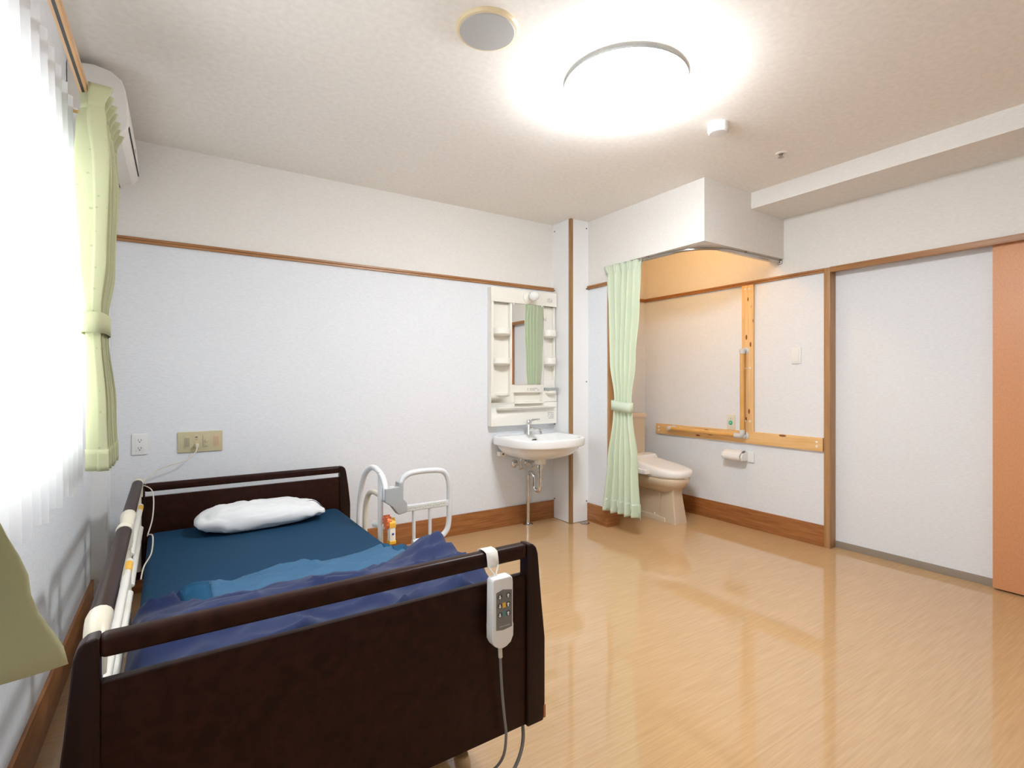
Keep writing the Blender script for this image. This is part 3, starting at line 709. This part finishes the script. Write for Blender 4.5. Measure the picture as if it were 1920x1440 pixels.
obj('tray_back', bx(2.616, 2.724, 3.545, 3.575, 1.138, 1.205), IVORY, tr, bevel=.004)
obj('ledge', MB().prism([(Y0+.001, .985), (Y0-.050, .985), (Y0-.050, .977), (Y0+.001, .955)], 'x', 2.13, 2.70), IVORY, mc, bevel=.004)
obj('slot_floor', bx(2.302, 2.588, 3.50, Y1, 1.010, 1.022), IVORY, mc, bevel=.003)
lb_ = obj('lamp_base', MB().lathe([(.050, 0), (.050, -.012), (.035, -.022), (.027, -.04)], (2.44, Y0, 1.893), 'y', 28), IVORY, mc)
obj('bulb', MB().lathe([(.018, 0), (.020, -.01), (.036, -.028), (.0415, -.05), (.038, -.07), (.022, -.086), (0, -.09)], (2.44, Y0-.036, 1.893), 'y', 28), BULB, mc, label='frosted round bulb')
def sticker(x0, x1, z0, z1, rows, cols, yy):
    m = MB(); rr_ = random.Random(int(x0*1000))
    for r in range(rows):
        for c in range(cols):
            if rr_.random() < .75:
                xa = x0+(x1-x0)*c/cols; zb = z0+(z1-z0)*r/rows; m.box(xa, xa+(x1-x0)/cols*.7, yy-.0008, yy, zb, zb+(z1-z0)/rows*.55)
    obj('printed_notice', m, INK, mc, smooth=False)
sticker(2.640, 2.695, 1.862, 1.905, 5, 7, Y0); sticker(2.628, 2.668, 1.715, 1.748, 3, 4, Y1); sticker(2.645, 2.71, .875, .935, 4, 6, Y0); sticker(2.44, 2.56, 1.118, 1.142, 2, 9, 3.540)

# floor drain cap
obj('floor_drain', MB().lathe([(.040, 0), (.040, .004), (.034, .006), (.030, .005), (.012, .005), (.010, .007), (0, .007)], (2.862, 3.300, 0), 'z', 28), STEEL, label='small round metal floor drain cap at the pillar foot', category='drain')

# ------------------------------------------------------------------ toilet
to = thing('toilet', 'beige toilet with white bidet seat and lid closed', 'toilet', (3.53, 3.2, 0))
TX = 3.53
def egg(hw, y0, y1, z, n=40, p=.85):
    pts = []; yc = y0+(y1-y0)*.45
    for k in range(n):
        a = 2*PI*k/n; c_, s_ = math.cos(a), math.sin(a)
        x = TX+hw*math.copysign(abs(c_)**(p if s_ < 0 else .55), c_); y = yc+((yc-y0) if s_ < 0 else (y1-yc))*math.copysign(abs(s_)**(.9 if s_ < 0 else .6), s_)
        pts.append((x, y, z))
    return pts
def rect(x0, x1, y0, y1, z, r=.015, n=5):
    pts = []
    for cx, cy, a0 in ((x1-r, y1-r, 0), (x0+r, y1-r, PI/2), (x0+r, y0+r, PI), (x1-r, y0+r, 1.5*PI)):
        for i in range(n+1): a = a0+PI/2*i/n; pts.append((cx+r*math.cos(a), cy+r*math.sin(a), z))
    return pts
obj('bowl', MB().loft([egg(.060, 2.90, 3.28, .235), egg(.085, 2.885, 3.32, .262), egg(.135, 2.845, 3.38, .295), egg(.165, 2.815, 3.40, .325), egg(.176, 2.805, 3.41, .350), egg(.178, 2.803, 3.41, .375), egg(.170, 2.812, 3.40, .385)]), PORC_B, to, angle=60)
obj('pedestal', MB().loft([rect(TX-.076, TX+.076, 2.848, 3.03, 0, .010), rect(TX-.074, TX+.074, 2.852, 3.028, .03, .010), rect(TX-.064, TX+.064, 2.876, 3.02, .18, .012), rect(TX-.060, TX+.060, 2.886, 3.02, .255, .014), rect(TX-.072, TX+.072, 2.876, 3.04, .29, .02)]), PORC_B, to, angle=50)
obj('trapway', MB().loft([rect(TX-.050, TX+.050, 3.02, 3.50, .03, .02), rect(TX-.052, TX+.052, 3.02, 3.50, .16, .02), rect(TX-.075, TX+.075, 3.02, 3.48, .30, .02)]), PORC_B, to, angle=50)
obj('foot_plate', MB().loft([rect(TX-.082, TX+.082, 2.95, 3.52, 0, .015), rect(TX-.080, TX+.080, 2.955, 3.515, .035, .015), rect(TX-.070, TX+.070, 2.96, 3.51, .042, .015)]), PORC_B, to, angle=50)
for s in (-1, 1): obj('bolt_cap', MB().lathe([(.010, 0), (.010, .014), (.006, .02), (0, .02)], (TX+s*.068, 3.08, .040), 'z', 14), PORC_B, to)
obj('rear_body', bx(TX-.13, TX+.13, 3.36, 3.56, .20, .385), PORC_B, to, bevel=.02, seg=3)
obj('tank', MB().loft([rect(TX-.165, TX+.165, 3.405, 3.57, .385, .03), rect(TX-.176, TX+.176, 3.395, 3.575, .45, .03), rect(TX-.178, TX+.178, 3.393, 3.577, .855, .03)]), PORC_B, to, angle=50)
obj('tank_lid', MB().loft([rect(TX-.186, TX+.186, 3.385, 3.580, .856, .03), rect(TX-.188, TX+.188, 3.383, 3.580, .880, .03), rect(TX-.178, TX+.178, 3.392, 3.575, .894, .03)]), PORC_B, to, angle=50)
def tilt(ring, z0, z1, ya=2.79, yb_=3.33): return [(x, y, z0+(z1-z0)*max(0, min(1, (y-ya)/(yb_-ya)))) for x, y, _ in ring]
obj('seat', MB().loft([egg(.172, 2.800, 3.30, .388), egg(.178, 2.795, 3.30, .394), egg(.178, 2.795, 3.30, .404)]), SEATW, to, angle=60)
obj('lid', MB().loft([tilt(egg(.182, 2.788, 3.29, 0), .402, .408), tilt(egg(.184, 2.786, 3.29, 0), .415, .440), tilt(egg(.183, 2.787, 3.29, 0), .434, .498), tilt(egg(.174, 2.796, 3.285, 0), .441, .508), tilt(egg(.12, 2.85, 3.25, 0), .444, .512)]), SEATW, to, angle=50, label='white seat lid')
obj('seat_body', MB().loft([rect(TX-.19, TX+.19, 3.26, 3.40, .39, .02), rect(TX-.19, TX+.19, 3.26, 3.40, .50, .02), rect(TX-.18, TX+.18, 3.275, 3.392, .525, .02)]), SEATW, to, angle=50)
obj('control_arm', bx(TX-.245, TX-.186, 3.02, 3.30, .408, .448), SEATW, to, bevel=.008, seg=3)
obj('buffer', bx(TX-.02, TX+.02, 2.797, 2.81, .384, .396), SEATW, to)

# ------------------------------------------------------------------ toilet curtain and its bent rail
tr_ = thing('curtain_track', 'bent steel curtain track under the dropped wall', 'curtain track', (PX0+.02, 2.7, 2.11))
path = fillet([(PX0+.018, 3.115, 2.118), (PX0+.018, 2.215, 2.118), (XR-.004, 2.215, 2.118)], .34, 14)
obj('track', MB().tube(path, .011, 10), STEEL, tr_)
obj('end_bracket', MB().box(XR-.018, XR-.001, 2.198, 2.232, 2.098, 2.134), STEEL, tr_, bevel=.003)
for p in ((PX0+.018, 2.70), (PX0+.018, 3.02), (3.45, 2.215)): obj('hanger', bx(p[0]-.008, p[0]+.008, p[1]-.008, p[1]+.008, 2.125, ZS), STEEL, tr_)
def interp(tab, z):
    if z <= tab[0][0]: return tab[0][1:]
    for a, b in zip(tab, tab[1:]):
        if z <= b[0]:
            t = (z-a[0])/(b[0]-a[0]); t = t*t*(3-2*t); return tuple(p+(q-p)*t for p, q in zip(a[1:], b[1:]))
    return tab[-1][1:]
def curtain_grid(tab, z0, z1, folds, axis_pt, nu=150, nv=70, seed=0, hem=None, head=.07):
    """tab rows: z, xa, ya, xb, yb, amp : the two edges and the fold depth at that height"""
    m = MB()
    def fn(u, v):
        z = z0+(z1-z0)*v; xa, ya, xb, yb_, amp = interp(tab, z)
        dx, dy = xb-xa, yb_-ya; l = math.hypot(dx, dy); nx, ny = -dy/l, dx/l
        ph = 2*PI*folds*(u+.018*math.sin(7*u+seed)+.02*noise.noise(Vector((u*4, z*1.2, seed))))
        f = math.sin(ph)+.25*math.sin(2*ph+1.1)+.5*noise.noise(Vector((u*6, z*2.2, seed+3)))
        e = amp*f
        if z1-z < head: e = amp*(.75*math.sin(ph)+.45*math.sin(3*ph+.5))
        t = u+.010*math.cos(ph)
        zz = z+(.006*math.sin(ph*.5) if v == 0 else 0)
        return (xa+dx*t+nx*e, ya+dy*t+ny*e, zz)
    return m.grid(fn, nu, nv)
tc_ = thing('toilet_curtain', 'mint green curtain tied at the waist beside the toilet', 'curtain', (2.92, 2.93, .11))
tab = [(.10, 2.900, 3.145, 2.935, 2.74, .028), (.55, 2.905, 3.09, 2.935, 2.775, .024), (.93, 2.915, 3.03, 2.93, 2.825, .016), (1.05, 2.918, 3.02, 2.93, 2.835, .015), (1.35, 2.912, 3.07, 2.93, 2.795, .022), (1.75, 2.910, 3.085, 2.94, 2.760, .026), (2.03, 2.912, 3.10, 2.945, 2.748, .022), (2.13, 2.906, 3.125, 2.952, 2.742, .015)]
obj('cloth', curtain_grid(tab, .150, 2.128, 5.5, None, seed=2), GCURT, tc_, solid=.002, angle=80)
m = curtain_grid([(r[0], r[1]-.003, r[2]+.002, r[3]-.003, r[4]-.002, r[5]*1.06) for r in tab], .150, .255, 5.5, None, nv=6, seed=2)
obj('hem', m, GCURT, tc_, solid=.002, angle=80)
def tieband(cx, cy, rx, ry, z0, z1, slope=0, n=40, yslope=0):
    m = MB(); vs = []; fs = []
    for z in (z0, (z0+z1)/2, z1):
        for k in range(n):
            a = 2*PI*k/n; x = rx*math.copysign(abs(math.cos(a))**.6, math.cos(a)); y = ry*math.copysign(abs(math.sin(a))**.6, math.sin(a))
            vs.append((cx+x, cy+y, z+slope*x+yslope*y))
    for i in range(2):
        for k in range(n): fs.append((i*n+k, i*n+(k+1) % n, (i+1)*n+(k+1) % n, (i+1)*n+k))
    return m.add(vs, fs)
obj('tieback', tieband(2.921, 2.928, .034, .104, .960, 1.035, yslope=.08), GCURT, tc_, solid=.003, angle=60)
for k in range(8):
    y = 3.09-.048*k; obj('hook', MB().tube([(PX0+.006, y, 2.095), (PX0+.012, y, 2.112)], .003, 6), STEEL, tc_)

# ------------------------------------------------------------------ grab bars and wall things by the toilet
gb = thing('grab_bar', 'wooden L-shaped grab bar on knotty pine backing boards', 'grab bar', (XR, 2.6, .69))
obj('board', bx(XR-.022, XR-.0005, 1.895, 3.437, .689, .786), PINE, gb, bevel=.002, label='horizontal pine backing board')
obj('board', bx(XR-.0225, XR-.0005, 2.427, 2.528, .786, 1.976), PINEV, gb, bevel=.002, label='upright pine backing board')
obj('bar', MB().tube([(3.838, 3.235, .755), (3.838, 2.53, .752)], .0175, 16), BAR, gb)
obj('bar', MB().tube([(3.838, 2.495, .775), (3.838, 2.495, 1.440)], .0175, 16), BAR, gb)
obj('elbow', MB().tube(spline([(3.838, 2.56, .752), (3.838, 2.52, .750), (3.838, 2.497, .765), (3.838, 2.495, .80)], 6), .021, 14), GREYL, gb)
def bracket(y, z, ax_):
    b_ = obj('bracket', MB().tube([(3.838, y, z), (XR-.024, y, z)], [.016, .013], 12), GREYL, gb)
    obj('bracket_plate', MB().lathe([(.028, 0), (.028, -.005), (.022, -.009), (.014, -.01)], (XR-.0222, y, z), 'x', 20), GREYL, b_)
bracket(3.22, .755, 'y'); bracket(2.492, .750, 'y'); bracket(2.490, 1.445, 'z')
obj('bar_end', MB().lathe([(0, .020), (.012, .018), (.020, .010), (.020, -.02), (.0175, -.022)], (3.838, 3.235, .755), 'y', 18), GREYL, gb)
obj('bar_end', MB().lathe([(0, .020), (.014, .018), (.021, .012), (.021, -.020), (.0175, -.022)], (3.838, 2.495, 1.440), 'z', 18), GREYL, gb)
for y, z in ((3.40, .752), (3.40, .722), (2.65, .735), (1.935, .752), (1.935, .722), (2.495, 1.945), (2.460, 1.945), (2.495, 1.30), (2.455, 1.30), (2.495, .87), (2.455, .87)):
    obj('screw_cap', MB().lathe([(.009, 0), (.009, -.002), (.006, -.004), (0, -.004)], (XR-.0222, y, z), 'x', 14), IVORY, gb)
cb = thing('call_button', 'cream emergency call plate with a green round button', 'call button', (XR, 2.635, .79))
obj('plate', bx(XR-.010, XR-.0005, 2.600, 2.672, .7875, .912), plain('pale_cream', (.78, .72, .58), .4), cb, bevel=.003)
obj('inset', bx(XR-.0115, XR-.009, 2.613, 2.659, .800, .895), plain('pale_inset', (.72, .72, .62), .4), cb, bevel=.002)
gbn = obj('button', MB().lathe([(.018, 0), (.018, -.003), (.015, -.005), (0, -.005)], (XR-.0113, 2.636, .845), 'x', 24), GREEN, cb, label='round green button')
obj('button_mark', bx(XR-.0168, XR-.0160, 2.628, 2.644, .841, .849), plain('mint_mark', (.45, .75, .60), .5), gbn)
obj('indicator', MB().lathe([(.003, 0), (.003, -.001), (0, -.001)], (XR-.0115, 2.636, .882), 'x', 10), GREYD, cb)
sw = thing('light_switch', 'white rocker light switch between grab bar and jamb', 'light switch', (XR, 2.093, 1.325))
obj('plate', bx(XR-.008, XR-.0005, 2.057, 2.129, 1.327, 1.449), WHITE, sw, bevel=.003)
obj('rocker', bx(XR-.012, XR-.007, 2.070, 2.116, 1.340, 1.436), WHITE, sw, bevel=.002)
ph = thing('paper_holder', 'white plastic toilet paper holder below the grab bar', 'paper holder', (XR, 2.555, .53))
obj('base', bx(XR-.012, XR-.0005, 2.428, 2.680, .535, .622), WHITE, ph, bevel=.004)
for y in (2.488, 2.665): obj('arm', MB().prism([(XR-.008, .545), (XR-.085, .548), (XR-.095, .575), (XR-.085, .603), (XR-.008, .615)], 'y', y-.008, y+.008), WHITE, ph, bevel=.004)
obj('flap', MB().prism([(XR-.01, .622), (XR-.03, .626), (XR-.065, .618), (XR-.095, .590), (XR-.097, .592), (XR-.066, .622), (XR-.03, .630), (XR-.01, .626)], 'y', 2.500, 2.655), WHITE, ph)
trl = thing('toilet_roll', 'nearly used white paper roll in the holder', 'toilet paper', (XR-.062, 2.575, .535))
obj('paper', MB().lathe([(.019, -.074), (.037, -.074), (.037, .074), (.019, .074)], (XR-.062, 2.577, .577), 'y', 28), PAPER, trl)
obj('core', MB().lathe([(.0165, -.075), (.019, -.075), (.019, .075), (.0165, .075)], (XR-.062, 2.577, .577), 'y', 20), CARD, trl)

# ------------------------------------------------------------------ ceiling fittings
cl = thing('ceiling_light', 'large round white ceiling light switched on', 'ceiling light', (1.70, 1.685, ZC))
CX, CYL = 1.70, 1.685
obj('base', MB().lathe([(.255, 0), (.255, -.020), (.24, -.021)], (CX, CYL, ZC), 'z', 64), WHITE, cl, angle=30)
obj('rim', MB().lathe([(.260, -.020), (.2750, -.021), (.2750, -.0230), (.264, -.025)], (CX, CYL, ZC), 'z', 64), GREYP, cl)
obj('dome', MB().lathe([(.262, -.0255), (.2735, -.0255), (.2735, -.036), (.268, -.054), (.252, -.078), (.22, -.097), (.17, -.110), (.11, -.118), (.05, -.121), (0, -.122)], (CX, CYL, ZC), 'z', 48), DOME, cl, angle=60)
sp = thing('ceiling_speaker', 'round cream ceiling speaker with grey grille', 'speaker', (1.0, 1.72, ZC))
obj('ring', MB().lathe([(.122, 0), (.122, -.004), (.116, -.012), (.108, -.014), (.104, -.010)], (1.0, 1.722, ZC), 'z', 48), SPKR, sp)
obj('grille', MB().lathe([(.108, -.008), (.108, -.013), (.104, -.017), (0, -.020)], (1.0, 1.722, ZC), 'z', 48), SPK, sp)
sd = thing('smoke_detector', 'white round smoke detector between ceiling light and beam', 'smoke detector', (2.40, 1.72, ZC))
obj('base', MB().lathe([(.052, 0), (.053, -.012), (.051, -.024)], (2.40, 1.70, ZC), 'z', 36), WHITE, sd)
obj('head', MB().lathe([(.052, -.0255), (.053, -.030), (.049, -.044), (.044, -.049), (.036, -.050), (0, -.050)], (2.40, 1.70, ZC), 'z', 36), WHITE, sd)
sk = thing('sprinkler_head', 'tiny recessed metal sprinkler head in the ceiling', 'sprinkler', (3.02, 1.71, ZC))
obj('cover_ring', MB().lathe([(.032, 0), (.030, -.004), (.018, -.007), (.016, -.004)], (3.02, 1.71, ZC), 'z', 24), IVORY, sk)
obj('nozzle', MB().lathe([(.015, -.002), (.015, -.010), (.008, -.012), (.008, -.022), (.017, -.024), (.017, -.026), (0, -.027)], (3.02, 1.71, ZC), 'z', 20), STEEL, sk)
al = thing('alcove_downlight', 'warm downlight on the ceiling above the toilet', 'downlight', (3.175, 2.80, ZC))
obj('trim_ring', MB().lathe([(.085, 0), (.085, -.006), (.070, -.010), (.064, -.006)], (3.175, 2.80, ZC), 'z', 32), WHITE, al)
obj('lamp', MB().lathe([(.062, -.004), (.062, -.012), (.05, -.030), (.03, -.040), (0, -.044)], (3.175, 2.80, ZC), 'z', 24), WARM, al)

# ------------------------------------------------------------------ air conditioner
ac = thing('air_conditioner', 'ivory wall air conditioner high beside the window curtain', 'air conditioner', (XL, 3.10, 2.22))
prof = [(XL+.002, 2.235), (XL+.002, 2.515), (-.30, 2.525), (-.245, 2.515), (-.208, 2.487), (-.195, 2.45), (-.188, 2.38), (-.184, 2.32), (-.190, 2.285), (-.215, 2.25), (-.262, 2.225), (-.32, 2.222)]
obj('body', MB().prism(prof, 'y', 2.76, 3.452), plain('ac_plastic', (.78, .75, .70), .4), ac, bevel=.006, seg=3)
obj('front_slot', MB().prism([(-.1875, 2.300), (-.1835, 2.296), (-.1830, 2.308), (-.1850, 2.312)], 'y', 2.80, 3.42), BLACK, ac)
obj('louver', MB().prism([(-.215, 2.2475), (-.262, 2.2225), (-.264, 2.2195), (-.214, 2.2455)], 'y', 2.80, 3.41), plain('ac_louver', (.70, .67, .62), .4), ac)
obj('outlet_gap', MB().prism([(-.262, 2.2232), (-.340, 2.2232), (-.340, 2.2195), (-.262, 2.2195)], 'y', 2.80, 3.41), BLACK, ac)
obj('maker_mark', bx(-.1865, -.1845, 3.15, 3.19, 2.335, 2.345), GREYD, ac)

# ------------------------------------------------------------------ window curtains
RX, RZ = -.272, 2.172
ctk = thing('window_curtain_track', 'wooden double curtain track above the window', 'curtain track', (RX, 1.6, RZ))
obj('front_track', bx(RX-.013, RX+.013, .30, 2.62, RZ, RZ+.030), RAILW, ctk, bevel=.004)
obj('track_groove', bx(RX-.004, RX+.004, .30, 2.62, RZ-.001, RZ+.002), BLACK, ctk)
obj('back_track', bx(-.383, -.366, .30, 2.80, RZ+.020, RZ+.040), RAILW, ctk, bevel=.004)
for y in (.6, 1.55, 2.50):
    obj('track_bracket', MB().box(XL+.001, RX+.004, y-.010, y+.010, RZ+.031, RZ+.037).box(XL+.001, XL+.005, y-.014, y+.014, RZ-.01, RZ+.06), GOLD, ctk, bevel=.001)
lc = thing('lace_curtain', 'bright white lace curtain across the window', 'lace curtain', (-.345, 1.7, .79))
def sheer_f(z0, z1, nv, off=0):
    m = MB(); nu = 420; Y_0, Y_1 = .32, 2.84
    def fn(u, v):
        y = Y_0+(Y_1-Y_0)*u; z = z0+(z1-z0)*v
        ph = 2*PI*(y/.105)+1.5*noise.noise(Vector((y*2.2, z*.35, 1)))
        top = sm((z-2.02)/.15)
        a = .019*(1-top)+.015*top
        x = -.341+a*math.sin(ph)+.25*a*math.sin(2*ph+.7)+off
        zz = z+(.010*math.sin(ph*.5+1) if v == 0 else 0)
        return (x, y+.010*math.cos(ph), zz)
    return m.grid(fn, nu, nv)
obj('cloth', sheer_f(.79, 2.235, 24), SHEER, lc, angle=80)
obj('hem_band', sheer_f(.79, .87, 3, .0012), SHEER, lc, angle=80)
obj('header_tape', sheer_f(2.155, 2.235, 3, .0012), SHEER, lc, angle=80)
def bunch(name, label, tab, z0, z1, folds, tie, seed, hem, nm_loc, fan=0):
    t = thing(name, label, 'curtain', nm_loc)
    def fn_scale(zz0, zz1, nv, grow):
        m = MB(); nu = 240
        def fn(u, v):
            z = zz0+(zz1-zz0)*v; x0, x1, ya, yb_ = interp(tab, z)
            cx, hx = (x0+x1)/2, (x1-x0)/2+grow
            # zig-zag pleats marching along y, each one reaching across the depth of the bunch
            ph = 2*PI*folds*u; s = math.sin(ph+.6*(1-u)*noise.noise(Vector((u*5, z*1.5, seed))))
            if fan: hx *= 1-fan*.8*min(1, (1-u)/.14); cx = x0+hx
            k = math.copysign(abs(s)**.75, s)
            x = cx+hx*k if fan else cx+hx*k*(.86+.14*noise.noise(Vector((u*folds*1.3, z*2, seed+5))))
            y = ya+(yb_-ya)*(u+.012*math.cos(ph))+.018*noise.noise(Vector((x*8, u*4, z*2.5+seed)))
            return (x, y, z)
        return m.grid(fn, nu, nv)
    obj('cloth', fn_scale(z0, z1, 60, 0), WCURT, t, solid=.002, angle=80)
    if hem: obj('hem', fn_scale(z0, z0+hem, 4, .003), WCURT, t, solid=.002, angle=80)
    obj('header', fn_scale(z1-.075, z1, 4, .002), WCURT, t, solid=.002, angle=80)
    if tie: obj('tieback', tieband(*tie), WCURT, t, solid=.003, angle=60)
    return t
tab1 = [(.88, -.276, -.203, 2.27, 2.60), (1.10, -.280, -.208, 2.27, 2.58), (1.36, -.280, -.226, 2.27, 2.52), (1.44, -.280, -.226, 2.27, 2.52), (1.62, -.292, -.206, 2.24, 2.56), (1.95, -.305, -.196, 2.20, 2.60), (2.08, -.300, -.205, 2.20, 2.60), (2.13, -.284, -.212, 2.20, 2.62), (2.20, -.292, -.186, 2.20, 2.62)]
bunch('window_curtain', 'green dotted window curtain tied back in front of the air conditioner', tab1, .885, 2.195, 6.25, (-.253, 2.39, .034, .145, 1.365, 1.435), 3, .075, (-.25, 2.4, .885))
tab2 = [(.885, -.31, -.104, .46, .745), (.98, -.305, -.133, .45, .742), (1.08, -.30, -.160, .44, .735), (1.36, -.30, -.235, .40, .60), (1.44, -.30, -.235, .40, .60), (1.70, -.30, -.20, .36, .62), (2.20, -.29, -.19, .32, .66)]
bunch('window_curtain', 'green dotted window curtain flaring out beside the foot of the bed', tab2, .885, 2.195, 6.25, (-.267, .50, .042, .12, 1.36, 1.43), 8, 0, (-.22, .55, .885), fan=1)
